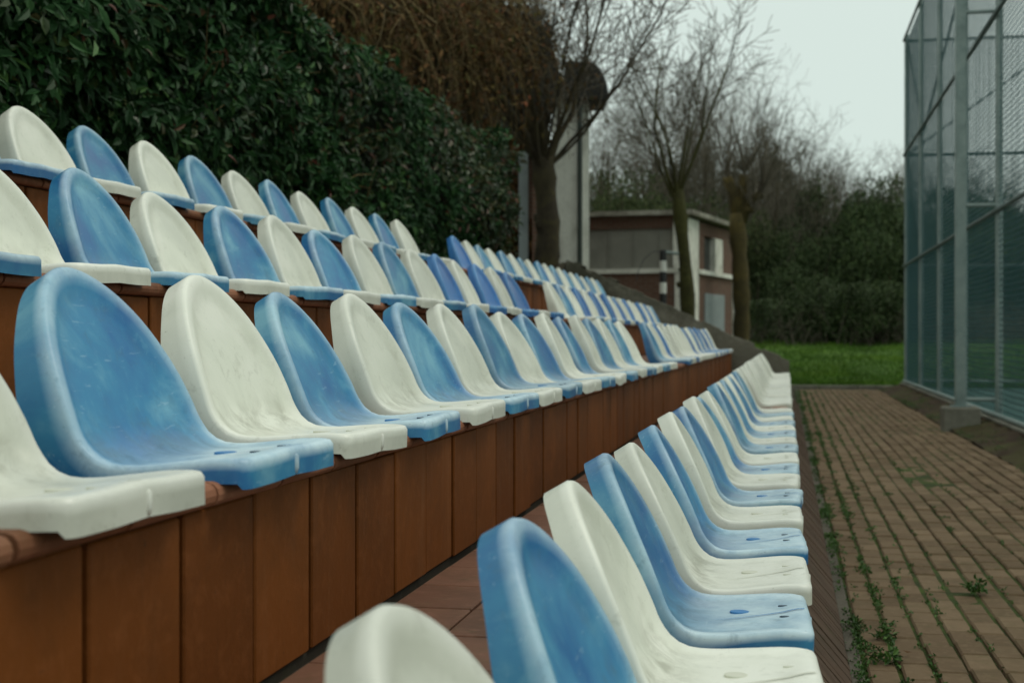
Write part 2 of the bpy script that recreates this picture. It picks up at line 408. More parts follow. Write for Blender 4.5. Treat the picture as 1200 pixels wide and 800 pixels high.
# sloping brick skirt at the foot of the first step
b = MB(); y = Y0
xa, za, xb, zb = .012, .205, .184, 0.0
while y < Y1:
    y1 = y + .066; j = random.uniform(-.002, .002); n = Vector((.205, 0, .172)).normalized()*.03
    P = [(xa, za), (xb, zb - .03)]
    vs = []
    for yy in (y + .001, y1 - .001):
        vs += [(xa - .02, yy, za - .04), (xa + n.x*.3 + j*.5, yy, za + n.z*.3 + j), (xb + n.x*.1 + j*.5, yy, zb + .012 + j), (xb, yy, zb - .05)]
    fs = [(0,1,2,3), (7,6,5,4), (0,4,5,1), (1,5,6,2), (2,6,7,3), (3,7,4,0)]
    b.add(vs, fs); y = y1 + .002
b.build('brick_skirt', M['skirt'], gs, recalc=True)
b = MB(); b.add([(xa-.03, Y0, za-.02), (xa+.002, Y0, za-.004), (xb-.006, Y0, -.02), (xa-.03, Y0, -.05), (xa-.03, Y1, za-.02), (xa+.002, Y1, za-.004), (xb-.006, Y1, -.02), (xa-.03, Y1, -.05)],
      [(0,1,2,3),(7,6,5,4),(0,4,5,1),(1,5,6,2),(2,6,7,3),(3,7,4,0)])
b.build('mortar_bed', M['skirt'], gs, recalc=True)

# ------------------------------------------------------------------ stadium seats
PROF = [(0, 0), (.05, .001), (.10, -.003), (.16, -.008), (.205, -.006), (.235, .008), (.258, .034), (.274, .07), (.290, .11), (.309, .155), (.331, .205), (.354, .25), (.376, .288)]
def dense_profile():
    P = [Vector((q, z)) for q, z in PROF]; out = []
    for i in range(len(P)-1):
        p0, p1, p2, p3 = P[max(i-1,0)], P[i], P[i+1], P[min(i+2, len(P)-1)]
        for k in range(12):
            t = k/12
            out.append(.5*((2*p1) + (p2-p0)*t + (2*p0-5*p1+4*p2-p3)*t*t + (3*p1-p0-3*p2+p3)*t**3))
    out.append(P[-1]); return out
DP = np.array([tuple(p) for p in dense_profile()])
SL = np.concatenate([[0], np.cumsum(np.linalg.norm(np.diff(DP, axis=0), axis=1))]); STOT = SL[-1]
TG = np.gradient(DP, axis=0); TG = TG/np.linalg.norm(TG, axis=1, keepdims=True)
def prof(s):
    q = np.interp(s, SL, DP[:,0]); z = np.interp(s, SL, DP[:,1])
    tq = np.interp(s, SL, TG[:,0]); tz = np.interp(s, SL, TG[:,1])
    l = np.sqrt(tq*tq+tz*tz) + 1e-9
    return q, z, -tz/l, tq/l          # position, normal (towards front / up)
SB = float(np.interp(.235, DP[:,0], SL))                # arc length at the bend
def half_w(s):
    if s <= SB: return .188 + .017*smooth(0, SB, s)
    t = (s-SB)/(STOT-SB)
    return .207*max(0, 1 - t**2.16)**.54
def outline():
    pts = []; cr = .028
    w0 = half_w(0)
    for i in range(9): pts.append((0.0, -w0 + cr + (2*w0-2*cr)*i/8))
    for i in range(1, 6):
        a = math.pi/2*i/6; pts.append((cr - cr*math.cos(a), w0 - cr + cr*math.sin(a)))
    side = []
    for s in np.linspace(cr, SB, 12): side.append((s, half_w(s)))
    for i in range(1, 34):
        t = math.sin(math.pi/2*i/34); s = SB + (STOT-SB)*t; side.append((s, half_w(s)))
    pts += side; pts.append((STOT, 0.0)); pts += [(s, -x) for s, x in side[::-1]]
    for i in range(5, 0, -1):
        a = math.pi/2*i/6; pts.append((cr - cr*math.cos(a), -(w0 - cr + cr*math.sin(a))))
    return np.array(pts)
OUT = outline(); NO = len(OUT)
def odist(S, X):
    A = OUT; B = np.roll(OUT, -1, axis=0); P = np.stack([S, X], 1)[:, None, :]
    d = B - A; t = np.clip(((P - A)*d).sum(2)/((d*d).sum(1)+1e-12), 0, 1)
    return np.linalg.norm(P - (A + d*t[..., None]), axis=2).min(1)
def sstep(a, b, x):
    t = np.clip((x-a)/(b-a), 0, 1); return t*t*(3-2*t)
def height(S, X, D):
    back = sstep(SB-.05, SB+.07, S)
    dep = .005 + .007*back
    h = -dep*sstep(.018, .056, D)
    e = np.clip(1 - D/.010, 0, 1); h -= .008*(1 - np.sqrt(np.clip(1 - e*e, 0, 1)))
    h += back*.010*(X/.2)**2*(1 - .5*sstep(SB+.1, STOT, S))          # wings wrap forwards
    # fold across the pan, from the front middle towards one rear corner
    ln = np.abs((X - .004) + (S - .0)*.28)
    h += .003*np.exp(-(np.abs(X)/.05)**2)*(1-sstep(.0, .1, S))
    return h
def flange(S):
    f = np.where(S < .012, .035, .027)
    f = np.where(S >= .012, .027 + .046*sstep(.10, SB+.02, S) - .034*sstep(SB+.02, STOT-.02, S), f)
    return f
def place(S, X, H, lip=0.0):
    q, z, nq, nz = prof(S)
    return np.stack([-(q + nq*H), X, .03 + z + nz*H], 1)
def seat_mesh(name):
    CS, CX = .27, 0.0
    ks = [1, .985, .965, .94, .91, .87, .82, .76, .70, .63, .56, .49, .42, .35, .28, .21, .14, .07]
    rings = []
    for k in ks:
        S = CS + (OUT[:,0]-CS)*k; X = OUT[:,1]*k
        D = odist(S, X) if k < 1 else np.zeros(NO)
        rings.append(place(S, X, height(S, X, D)))
    S1, X1 = OUT[:,0], OUT[:,1]; h1 = height(S1, X1, np.zeros(NO)); fl = flange(S1)
    flare = 1.012
    ring_low = place(np.maximum(S1, -.0), X1*flare, h1 - fl)
    mid = place(S1, X1*1.004, h1 - fl*.35)
    Si = CS + (S1-CS)*.975; Xi = X1*.965
    ring_in = place(Si, Xi, h1 - fl + .001); ring_up = place(Si, Xi, h1 - .016)
    under = []
    for k in (.95, .88, .80, .72, .64, .56, .48, .40, .32, .24, .16, .08):
        S = CS + (S1-CS)*k; X = X1*k; under.append(place(S, X, height(S, X, odist(S, X)) - .008))
    allr = under[::-1] + [ring_up, ring_in, ring_low, mid] + rings
    V = np.concatenate(allr); FC = []
    for r in range(len(allr)-1):
        for i in range(NO):
            j = (i+1) % NO; FC.append((r*NO+i, r*NO+j, (r+1)*NO+j, (r+1)*NO+i))
    last = len(allr)-1; c = len(V)
    ctr = place(np.array([CS]), np.array([CX]), height(np.array([CS]), np.array([0.]), np.array([.2])))
    ctu = ctr + np.array([[0.006, 0, -.006]])
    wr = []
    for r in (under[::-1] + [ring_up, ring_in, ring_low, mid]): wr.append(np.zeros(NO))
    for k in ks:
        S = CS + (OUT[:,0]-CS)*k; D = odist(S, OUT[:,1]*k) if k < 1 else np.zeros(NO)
        wr.append(np.clip(.55*(1-sstep(.012, .034, D)) + .95*(1-sstep(SB-.10, SB+.03, S)), 0, 1))  # paler over the flat pan and along the abraded rim
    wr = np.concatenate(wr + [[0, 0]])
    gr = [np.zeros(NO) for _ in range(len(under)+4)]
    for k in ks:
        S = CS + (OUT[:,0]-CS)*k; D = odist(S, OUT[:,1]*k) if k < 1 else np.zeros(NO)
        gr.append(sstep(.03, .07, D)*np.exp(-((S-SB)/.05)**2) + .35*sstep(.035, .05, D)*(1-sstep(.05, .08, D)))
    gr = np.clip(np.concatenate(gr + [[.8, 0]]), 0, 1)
    V = np.concatenate([V, ctr, ctu])
    FC += [(last*NO+i, last*NO+(i+1) % NO, c) for i in range(NO)] + [((i+1) % NO, i, c+1) for i in range(NO)]
    me = bpy.data.meshes.new(name); me.from_pydata(V.tolist(), [], FC)
    at_ = me.attributes.new('paleness', 'FLOAT', 'POINT'); at_.data.foreach_set('value', wr.astype(np.float32))
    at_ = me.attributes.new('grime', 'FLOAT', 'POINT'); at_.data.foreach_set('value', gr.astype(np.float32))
    import bmesh
    bm = bmesh.new(); bm.from_mesh(me); bmesh.ops.recalc_face_normals(bm, faces=bm.faces); bm.to_mesh(me); bm.free()
    me.polygons.foreach_set('use_smooth', [True]*len(me.polygons))
    try: me.set_sharp_from_angle(angle=math.radians(52))
    except Exception: pass
    me.update(); return me
def pan_z(q, x):
    s = np.interp(q, DP[:,0], SL); S = np.array([s]); X = np.array([x]); D = odist(S, X)
    return place(S, X, height(S, X, D))[0]
def disc_mesh(name, c, ra, rb, hgt, n=20):
    b = MB(); vs = []
    for rr, zz in ((1, -.004), (1, hgt*.7), (.85, hgt)):
        vs += [(c[0] + ra*rr*math.cos(2*math.pi*i/n), c[1] + rb*rr*math.sin(2*math.pi*i/n), c[2] + zz) for i in range(n)]
    fs = [(r*n+i, r*n+(i+1) % n, (r+1)*n+(i+1) % n, (r+1)*n+i) for r in range(2) for i in range(n)] + [tuple(2*n+i for i in range(n))]
    b.add(vs, fs); return b.mesh(name)
cap_c = pan_z(.128, .028)
slot_c = [pan_z(.045, .062), pan_z(.045, -.045)]
ORD = ['', 'first', 'second', 'third', 'fourth', 'fifth', 'sixth', 'seventh', 'eighth', 'ninth', 'tenth', 'eleventh', 'twelfth', 'thirteenth', 'fourteenth', 'fifteenth', 'sixteenth', 'seventeenth', 'eighteenth', 'nineteenth', 'twentieth'] + ['twenty-' + q for q in ('first','second','third','fourth','fifth','sixth','seventh','eighth','ninth')]
PROTO = {}
for key, cm in (('white', 'capwhite'), ('blue', 'capblue'), ('deep', 'capblue')):
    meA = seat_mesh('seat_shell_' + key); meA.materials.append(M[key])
    meB = disc_mesh('bolt_cap', cap_c, .018, .016, .0025); meB.materials.append(M[cm])
    meC = [disc_mesh('drain_slot', c, .011, .0045, .0012) for c in slot_c]
    for m_ in meC: m_.materials.append(M['slotdark'] if key != 'white' else M['capwhite'])
    rb = MB(); rb.tube([(-.0035, 0, -.008), (-.003, 0, 0), (-.003, 0, .018), (-.006, 0, .024)], [.004, .0065, .0065, .003], 10); meD = rb.mesh('front_rib', True); ra_ = meD.attributes.new('paleness', 'FLOAT', 'POINT'); ra_.data.foreach_set('value', [1.0]*len(meD.vertices)); meD.materials.append(M[key])  # rib paled over its whole length
    cb = MB(); vs = []
    for q in range(15):
        f = q/14; S = .010 + .165*f; x = .004 - .052*f; wd = .0030*(1 - f)**.7 + .0005
        for e in (-1, 1):
            p_ = pan_z(float(np.interp(S, SL, DP[:,0])), x + e*wd); vs.append((p_[0], p_[1], p_[2] + .0019))
    cb.add(vs, [(2*q, 2*q+2, 2*q+3, 2*q+1) for q in range(14)]); meE = cb.mesh('crease'); meE.materials.append(M[cm])
    PROTO[key] = (meA, meB, meC, meD, meE)
LOOK = {'white': ['white', 'chalky white', 'scuffed white'], 'blue': ['light blue', 'faded blue', 'scuffed light blue'], 'deep': ['deep blue']}
ROWN = {1: 'front', 2: 'second', 3: 'third', 4: 'top'}
def add_seat(k, t, key, label):
    x = row_front(k); rr = random.Random(int(k*1000 + t*100))
    o = empty('stadium_seat', (x + rr.uniform(-.006, .006), t + rr.uniform(-.012, .012), TREAD[k] + rr.uniform(-.002, .003)), label, 'seat', 'plastic seats on the ' + ROWN[k] + ' row')
    o.rotation_euler = (rr.uniform(-.016, .016), rr.uniform(-.035, .018), rr.uniform(-.04, .04))
    meA, meB, meC, meD, meE = PROTO[key]
    for nm, m_ in [('shell', meA)] + ([('bolt_cap', meB), ('drain_slot', meC[0]), ('drain_slot', meC[1]), ('front_rib', meD), ('crease', meE)] if (k < 3 and t < 9) else []):
        c = bpy.data.objects.new(nm, m_); COL.objects.link(c); c.parent = o
def do_row(k, first_t, cols, second_t, cols2):
    for i, key in enumerate(cols):
        lk = LOOK[key][0]
        add_seat(k, first_t + .5*i, key, f'{lk} plastic seat, {ORD[i+1]} from the near end of the {ROWN[k]} row')
    for i, key in enumerate(cols2):
        lk = LOOK[key][0]
        add_seat(k, second_t + .5*i, key, f'{lk} plastic seat, {ORD[i+1]} past the aisle gap in the {ROWN[k]} row')
W, Bl, D = 'white', 'blue', 'deep'
do_row(1, 1.17, [W if i % 2 == 0 else Bl for i in range(19)], 11.33, [W]*19)
do_row(2, 1.54, [W if i % 2 == 0 else Bl for i in range(17)], 11.2, [Bl, W, D] + [W]*6 + [D, W, D, W, D, W, D, W, D, W])
do_row(3, 2.56, [Bl, W, Bl, W, Bl, W, Bl, W, Bl, W, D, W, D, W, D], 11.35, [W, Bl, W, D, W, D, W, D, W, D, W, D, W, W, D, W, D, W, Bl])
do_row(4, 4.12, [Bl if i % 2 == 0 else W for i in range(12)], 11.28, [D] + [W if i % 2 == 0 else Bl for i in range(18)])

# ------------------------------------------------------------------ hedge
def rnd_dirs(n): return unit(RNG.normal(size=(n, 3)))
hd = empty('hedge', (-3.7, 10, 1.45), 'tall dense evergreen hedge with glossy leaves behind the top row of seats', 'hedge')
HY0, HY1 = 1.5, 18.2
def hedge_x(y, z):
    v = Vector((y*.75, z*.9, 0)); return -3.50 + .34*noise.noise(v) + .24*noise.noise(Vector((y*1.9, z*2.1, 4))) + .10*noise.noise(Vector((y*4.5, z*4.5, 9)))
def hedge_top(y): return 3.42 + .16*noise.noise(Vector((y*.8, 2, 9))) + .10*noise.noise(Vector((y*2.3, 5, 9)))
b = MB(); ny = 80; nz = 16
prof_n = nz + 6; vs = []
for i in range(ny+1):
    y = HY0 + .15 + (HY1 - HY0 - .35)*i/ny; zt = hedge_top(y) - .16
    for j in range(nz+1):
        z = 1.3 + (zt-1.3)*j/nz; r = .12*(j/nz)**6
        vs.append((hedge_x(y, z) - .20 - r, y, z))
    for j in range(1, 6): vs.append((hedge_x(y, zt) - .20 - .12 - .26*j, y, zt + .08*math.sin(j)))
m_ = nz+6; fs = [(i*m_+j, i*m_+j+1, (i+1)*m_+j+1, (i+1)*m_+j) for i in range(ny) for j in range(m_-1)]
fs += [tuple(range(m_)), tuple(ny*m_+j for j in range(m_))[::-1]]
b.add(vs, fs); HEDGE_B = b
def hedge_leaves(n, warm=False):
    P = []; Nn = []
    while len(P) < n:
        top = random.random() < .2; end = (not top) and random.random() < .05
        y = random.uniform(HY0, HY1) if random.random() < .55 else random.uniform(3.5, 11)
        zt = hedge_top(y)
        if end:
            y = HY1 - abs(random.gauss(0, .12)); x = -3.5 - random.uniform(0, 1.5); z = random.uniform(1.35, zt); nn = (0.2, 1, .3)
        elif top:
            x = -3.5 - random.uniform(0, 1.5)**1; z = zt - abs(random.gauss(0, .09)) + (.14 if random.random() < .06 else 0)*random.random(); nn = (.2, -.15, 1)
        else:
            z = 1.3 + (zt - 1.3)*random.random(); x = hedge_x(y, z) - abs(random.gauss(0, .10)) + (random.uniform(0, .13) if random.random() < .10 else 0); nn = (1, -.25, .45)
        iswarm = noise.noise(Vector((y*.45, z*.8, 21))) + (y-10.5)*.06 + (z-2.6)*.15 > .30
        if iswarm != warm and random.random() < .8: continue
        P.append((x, y, z)); Nn.append(nn)
    P = np.array(P); Nn = np.array(Nn) + RNG.normal(size=P.shape)*.55
    Dd = RNG.normal(size=P.shape)*.6 + np.array([.35, -.05, -.45])
    Dd -= Nn*((Dd*Nn).sum(1, keepdims=True)/(Nn*Nn).sum(1, keepdims=True))*.7
    return leaves(P, Dd, Nn, RNG.uniform(.05, .135, len(P)), RNG.uniform(.022, .05, len(P)))
for w, n, mk in ((False, 62000, 'laurel'), (True, 15000, 'laurelwarm')):
    v, f, r = hedge_leaves(n, w); link('foliage', np_mesh('hedge_foliage', v, f, r), M[mk], hd, (3.7, -10, -1.45))
b = HEDGE_B
for i in range(170):
    y = random.uniform(HY0, HY1); z = random.uniform(1.5, 3.2); x = hedge_x(y, z) - .12
    d = Vector((random.uniform(.2, .7), random.uniform(-.8, .8), random.uniform(.1, 1))).normalized()
    p = Vector((x, y, z)); L = random.uniform(.25, .6)
    b.tube([p, p + d*L*.5 + Vector((0, 0, .02)), p + d*L*.8 - Vector((0, 0, random.uniform(0, .08)))], [.006, .004, .002], 4, mi=1)
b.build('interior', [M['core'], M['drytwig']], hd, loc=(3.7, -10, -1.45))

# ------------------------------------------------------------------ bare trees
def grow(bt, bc, p, d, L, r, depth, spec, rnd):
    seg = spec['seg'][depth]; pts = [p.copy()]; rad = [r]; dd = d.copy(); q = p.copy()
    for i in range(seg):
        dd = (dd + Vector((rnd.gauss(0, 1), rnd.gauss(0, 1), rnd.gauss(0, .6)))*spec['jit'][depth] + Vector((0, 0, spec['up'][depth]))).normalized()
        q = q + dd*(L/seg); pts.append(q.copy()); rad.append(max(r*(1 - (1-spec['tap'])*(i+1)/seg), spec['rmin']))
    tgt = bt if depth <= spec['tdepth'] else bc
    tgt.tube(pts, rad, spec['n'][depth], cap=False)
    if depth + 1 < len(spec['cnt']):
        c = spec['cnt'][depth+1]
        for k in range(c):
            f = spec['from'][depth+1] + (1-spec['from'][depth+1])*((k + rnd.random())/c)
            fi = min(f*seg, seg-.001); i0 = int(fi); fr = fi-i0
            pp = pts[i0].lerp(pts[i0+1], fr); rr = rad[i0]*(1-fr) + rad[i0+1]*fr
            ax = (pts[i0+1]-pts[i0]).normalized()
            rv = Vector((rnd.gauss(0,1), rnd.gauss(0,1), rnd.gauss(0,1))); perp = (rv - ax*rv.dot(ax)).normalized()
            an = math.radians(rnd.uniform(*spec['ang'][depth+1])); nd = ax*math.cos(an) + perp*math.sin(an)
            grow(bt, bc, pp, nd, L*rnd.uniform(*spec['len'][depth+1])*(1-.35*f if depth else 1), rr*rnd.uniform(*spec['rr'][depth+1]), depth+1, spec, rnd)
SPEC_BG = dict(seg=[5,5,4,3], jit=[.06,.13,.2,.25], up=[.02,.10,.06,.03], tap=.25, rmin=.007, n=[6,5,3,3], tdepth=0, cnt=[1,11,9,5],
               ang=[None,(18,48),(22,55),(25,60)], len=[None,(.42,.70),(.35,.6),(.4,.7)], rr=[None,(.32,.5),(.35,.5),(.5,.6)], **{'from':[0,.28,.2,.15]})
def tree_proto(name, label, cat, spec, H, r, seed, bark, twig, group=None):
    rnd = random.Random(seed); bt, bc = MB(), MB()
    grow(bt, bc, Vector((0,0,-.2)), Vector((0,0,1)), H, r, 0, spec, rnd)
    o = empty(name, (0,0,0), label, cat, group)
    bt.build('trunk', M[bark], o, smooth=True); bc.build('crown', M[twig], o)
    return o
def set_label(o, lab): o['label'] = lab; return o
protos = [tree_proto('bare_tree', 'x', 'tree', SPEC_BG, 8.5 + i*.4, .13, 50+i, 'bark', 'twig', 'bare trees in the wood beyond the lawn') for i in range(4)]
bgl = [  # px, top py, depth
 (712,120,46),(735,150,60),(757,112,50),(783,100,62),(812,118,48),(838,96,58),(862,112,50),(880,118,56),(897,122,46),(915,140,60),(930,150,52),(948,160,58),(962,168,48),(980,178,62),
 (996,186,54),(1012,180,60),(1028,190,50),(1045,198,58),(1060,188,54),(1082,180,60),(1104,190,50),(1128,184,56),(1150,176,52),(1174,182,60),(1198,170,54),(1230,172,50),(1270,168,56),(690,110,64),(1320,160,52),
 (700,165,55),(748,150,66),(772,130,56),(796,140,66),(824,128,56),(850,122,64),(872,140,66),(890,150,66),(905,158,64),(922,165,62),(938,172,66),(955,178,64),(972,190,66),(990,196,62),(1018,198,66),(1036,204,62),(1090,200,64),(1118,200,66),(1140,196,66),(1186,190,66)]
POSW = {0: 'slender bare grey-brown tree', 1: 'wide bare grey-brown tree', 2: 'bare twiggy tree', 3: 'leaning bare tree'}
for i, (px, ty, zc) in enumerate(bgl):
    g = at(px, 395, zc); gz = ground(g.x, g.y); topz = EYE + (395-ty)/F*zc
    o = protos[i % 4] if i < 4 else copy_tree(protos[i % 4])
    hh = max(v_.co.z for c_ in protos[i % 4].children for v_ in c_.data.vertices); s = (topz - gz)/hh*(1.25 if px < 880 else 1.10)
    o.location = (g.x, g.y, gz - .1); o.rotation_euler = (0, 0, random.uniform(0, 6.28)); wd_ = max(s, .62); o.scale = (wd_*random.uniform(.85, 1.1), wd_*random.uniform(.85, 1.1), s)
    side = 'seen through the fence mesh' if px > 1062 else ('behind the derelict house' if px < 862 else 'above the dark bushes')
    o['_px'] = px; o['_side'] = side
order = sorted([o for o in COL.objects if o.name.startswith('bare_tree')], key=lambda o: o['_px'])
for side in ('seen through the fence mesh', 'behind the derelict house', 'above the dark bushes'):
    for i, o in enumerate([o for o in order if o['_side'] == side]):
        o['label'] = f'bare grey-brown tree {side}, {ORD[i+1]} from the left'
for o in order: del o['_px']; del o['_side']

# pollarded trees near the far end of the stand
SPEC_P = dict(seg=[6,7,5,4], jit=[.07,.10,.15,.22], up=[.0,.07,.05,.03], tap=.22, rmin=.006, n=[10,6,4,3], tdepth=1, cnt=[1,15,10,6],
              ang=[None,(8,50),(20,50),(25,60)], len=[None,(1.25,2.0),(.28,.5),(.35,.6)], rr=[None,(.22,.42),(.28,.45),(.5,.6)], **{'from':[0,.80,.22,.15]})
def lumpy_trunk(bt, p0, p1, r, rnd, n=14, seg=12, lean=.1):
    pts = []; rad = []
    for i in range(seg+1):
        t = i/seg; p = p0.lerp(p1, t) + Vector((lean*math.sin(t*4)*.6, lean*math.cos(t*3.1)*.4, 0))
        pts.append(p); rad.append(r*(1.25 - .45*t + .12*rnd.gauss(0, .6)) * (1.35 if i == 0 else 1) * (1.22 if i >= seg-2 else 1))
    bt.tube(pts, rad, n); return pts[-1]
def pollard(name, label, base, top, r, seed, bark, shoots, Ls, ang, twigs):
    rnd = random.Random(seed); o = empty(name, base, label, 'tree'); bt, bc = MB(), MB()
    e = lumpy_trunk(bt, Vector((0,0,-.3)), top - base, r, rnd)
    for q in range(7):                                   # knuckles
        a = rnd.uniform(0, 6.28); h = rnd.uniform(.35, 1)
        c = (top-base)*h + Vector((math.cos(a), math.sin(a), 0))*r*.75
        bt.tube([c - Vector((0,0,r*.5)), c, c + Vector((math.cos(a)*r*.3, math.sin(a)*r*.3, r*.35))], [r*.25, r*.42, r*.2], 8)
    sp = dict(SPEC_P); sp['cnt'] = [1, 0, twigs[0], twigs[1]]
    for k in range(shoots):
        a = 2*math.pi*(k + rnd.random()*.7)/shoots; an = math.radians(rnd.uniform(*ang))
        d = Vector((math.cos(a)*math.sin(an), math.sin(a)*math.sin(an), math.cos(an)))
        grow(bt, bc, e - Vector((0,0,rnd.uniform(0, .35))), d, Ls*rnd.uniform(.65, 1.1), r*rnd.uniform(.14, .32), 1, sp, rnd)
    bt.build('trunk', M[bark], o, smooth=True); bc.build('crown', M['twig'], o); return o
def base_pt(px, zc):
    g = at(px, 395, zc); return Vector((g.x, g.y, ground(g.x, g.y)))
pollard('pollarded_tree', 'thick bare pollarded tree with many upright shoots in front of the white pillar', base_pt(636, 21.6), at(640, 185, 21.6), .165, 3, 'bark', 22, 3.9, (4, 50), (15, 7))
pollard('pollarded_tree', 'bare forked tree with knotted dark trunk before the derelict house', base_pt(805, 27), at(797, 222, 27), .125, 21, 'greenbark', 11, 3.7, (5, 36), (10, 6))
# short mossy pollard with stubs
rnd = random.Random(5); bp = base_pt(866, 32); o = empty('pollarded_tree', bp, 'cut back pollard with stubby mossy ochre limbs right of the derelict house', 'tree'); bt, bc = MB(), MB()
tp = at(866, 250, 32) - bp
lumpy_trunk(bt, Vector((0,0,-.3)), tp, .185, rnd)
for px, py, rr in ((852, 208, .13), (872, 205, .12), (893, 226, .11), (883, 246, .09)):
    e = at(px, py, 31.8) - bp; bt.tube([tp - Vector((0,0,.3)), tp.lerp(e, .45) + Vector((0,0,.05)), e], [rr*1.3, rr, rr*.9], 9)
    for q in range(22):
        d = Vector((rnd.gauss(0, .4), rnd.gauss(0, .4), 1)).normalized(); L = rnd.uniform(.6, 2.3)
        bc.tube([e, e + d*L*.5, e + d*L + Vector((rnd.gauss(0,.1), rnd.gauss(0,.1), 0))], [.015, .01, .005], 3)
bt.build('trunk', M['ochrebark'], o, smooth=True); bc.build('crown', M['twig'], o)

# ------------------------------------------------------------------ evergreen bushes beyond the lawn
def bush_proto(name, label, cat, mat, nl, lobes, seed, lw=(.16,.3), group=None, top=1.0):
    rr = np.random.default_rng(seed); rnd = random.Random(seed); P = []; Nn = []
    C = [(Vector((rnd.uniform(-.55,.55), rnd.uniform(-.5,.5), rnd.uniform(.18,.85)*top)), rnd.uniform(.16,.36)) for _ in range(lobes)]
    while len(P) < nl:
        c, r = rnd.choice(C); d = Vector((rnd.gauss(0,1), rnd.gauss(0,1), rnd.gauss(0,1))).normalized()
        p = c + Vector((d.x, d.y, d.z*.8))*r*(1 - abs(rnd.gauss(0,.16)) + (.25*rnd.random() if rnd.random() < .08 else 0))
        if p.z < .0: continue
        P.append(tuple(p)); Nn.append(tuple(d))
    P = np.array(P); Nn = np.array(Nn) + rr.normal(size=P.shape)*.6; Dd = rr.normal(size=P.shape) + np.array([0,0,-.3])
    v, f, r = leaves(P, Dd, Nn, rr.uniform(lw[0]*.16, lw[1]*.16, nl), rr.uniform(.012,.022, nl))
    o = empty(name, (0,0,0), label, cat, group)
    link('foliage', np_mesh('foliage', v, f, r), M[mat], o)
    b = MB()
    for c, r in C: b.tube([Vector((0, 0, -.05)), c*.5 + Vector((0,0,.05)), c + Vector((0,0,r*.5))], [.022,.014,.005], 5)
    b.build('stem', M['bark'], o); return o
bprot = [bush_proto('evergreen_bush', 'x', 'bush', 'evergreen', 8500, 16, 70+i, (.2,.36), 'dark evergreen bushes beyond the lawn') for i in range(3)]
bl = [(884,322,44,2.0),(903,318,47,2.1),(922,296,50,2.4),(944,292,46,2.1),(962,268,52,2.5),(985,258,49,2.3),(1008,236,52,2.6),(1030,246,48,2.3),(1050,276,45,2.1),(893,345,41,1.9),(935,335,42,2.2),(975,330,42,2.3),(1015,322,41,2.2),
      (1048,330,41,2.2),(1076,250,47,2.9),(1100,240,50,3.1),(1130,250,46,2.9),(1160,240,50,3.2),(1195,236,47,3.1),(1235,240,48,3.3),(1280,236,48,3.3)]
made = []
for i, (px, ty, zc, w) in enumerate(bl):
    g = base_pt(px, zc); topz = EYE + (395-ty)/F*zc
    o = bprot[i] if i < 3 else copy_tree(bprot[i % 3])
    o.location = g - Vector((0,0,.1)); o.scale = (w*1.15, w*1.1, (topz - g.z)*random.uniform(.9, 1.2)); o.rotation_euler = (0,0,random.uniform(0,6.28)); made.append((px, ty, zc, o))
for pred, txt in ((lambda p,t: p > 1062, 'dark evergreen bush seen through the fence mesh'), (lambda p,t: p < 1062 and t > 318, 'low dark bush at the edge of the lawn'), (lambda p,t: p < 1062 and t <= 318, 'tall dark evergreen bush behind the lawn')):
    for i, (px, ty, zc, o) in enumerate(sorted([m for m in made if pred(m[0], m[1])], key=lambda m: m[0])):
        o['label'] = f'{txt}, {ORD[i+1]} from the left'
op = [bush_proto('olive_bush', 'x', 'bush', 'olive', 5000, 13, 90, (.2,.36), 'olive green bushes behind the derelict house')]
ol = [(700,200,42,2.4),(722,210,40,2.2),(747,196,44,2.4),(772,225,41,2.1),(832,225,46,2.2),(858,236,47,2.0)]
for i, (px, ty, zc, w) in enumerate(ol):
    g = base_pt(px, zc); topz = EYE + (395-ty)/F*zc
    o = op[0] if i == 0 else copy_tree(op[0])
    o.location = g - Vector((0,0,.1)); o.scale = (w*1.2, w, (topz-g.z)/1.05); o.rotation_euler = (0,0,i*1.3)
    o['label'] = f'olive green bush above the derelict house roof, {ORD[i+1]} from the left'
tprot = [bush_proto('thicket_tree', 'x', 'tree', 'thicket', 5200, 18, 120+i, (.16,.30), 'grey brown thicket trees deep in the wood') for i in range(2)]
tl = [(692,196,60),(716,188,64),(742,180,61),(768,176,66),(794,170,62),(820,160,66),(846,152,62),(868,150,66),(890,158,61),(912,170,65),(934,182,62),(956,196,66),(978,206,63),(1000,214,66),(1024,222,62),(1046,230,65),(1074,226,63),(1104,220,66),(1136,216,62),(1170,214,66),(1206,212,64),(1246,214,66)]
for i, (px, ty, zc) in enumerate(tl):
    g = base_pt(px, zc); topz = EYE + (395-ty)/F*zc
    o = tprot[i] if i < 2 else copy_tree(tprot[i % 2])
    o.location = g - Vector((0,0,.1)); o.scale = (2.4, 2.0, (topz-g.z)/1.05*random.uniform(.9, 1.12)); o.rotation_euler = (0,0,i*1.9)
    o['label'] = f'soft grey brown thicket tree deep in the wood, {ORD[i+1]} from the left'
# brush: dry twigs low along the wood's edge
b = MB()
for i in range(1500):
    px = random.uniform(860, 1300); zc = random.uniform(39.5, 44); g = base_pt(px, zc)
    d = Vector((random.gauss(0,.5), random.gauss(0,.5), 1)).normalized(); L = random.uniform(.4, 1.5)
    b.tube([g, g + d*L*.6, g + d*L + Vector((random.gauss(0,.15), 0, -.1))], [.012, .009, .005], 3, cap=False)
tag(b.build('dry_brush', M['twig']), 'dry leafless brushwood along the foot of the wood', 'brushwood', kind='stuff')

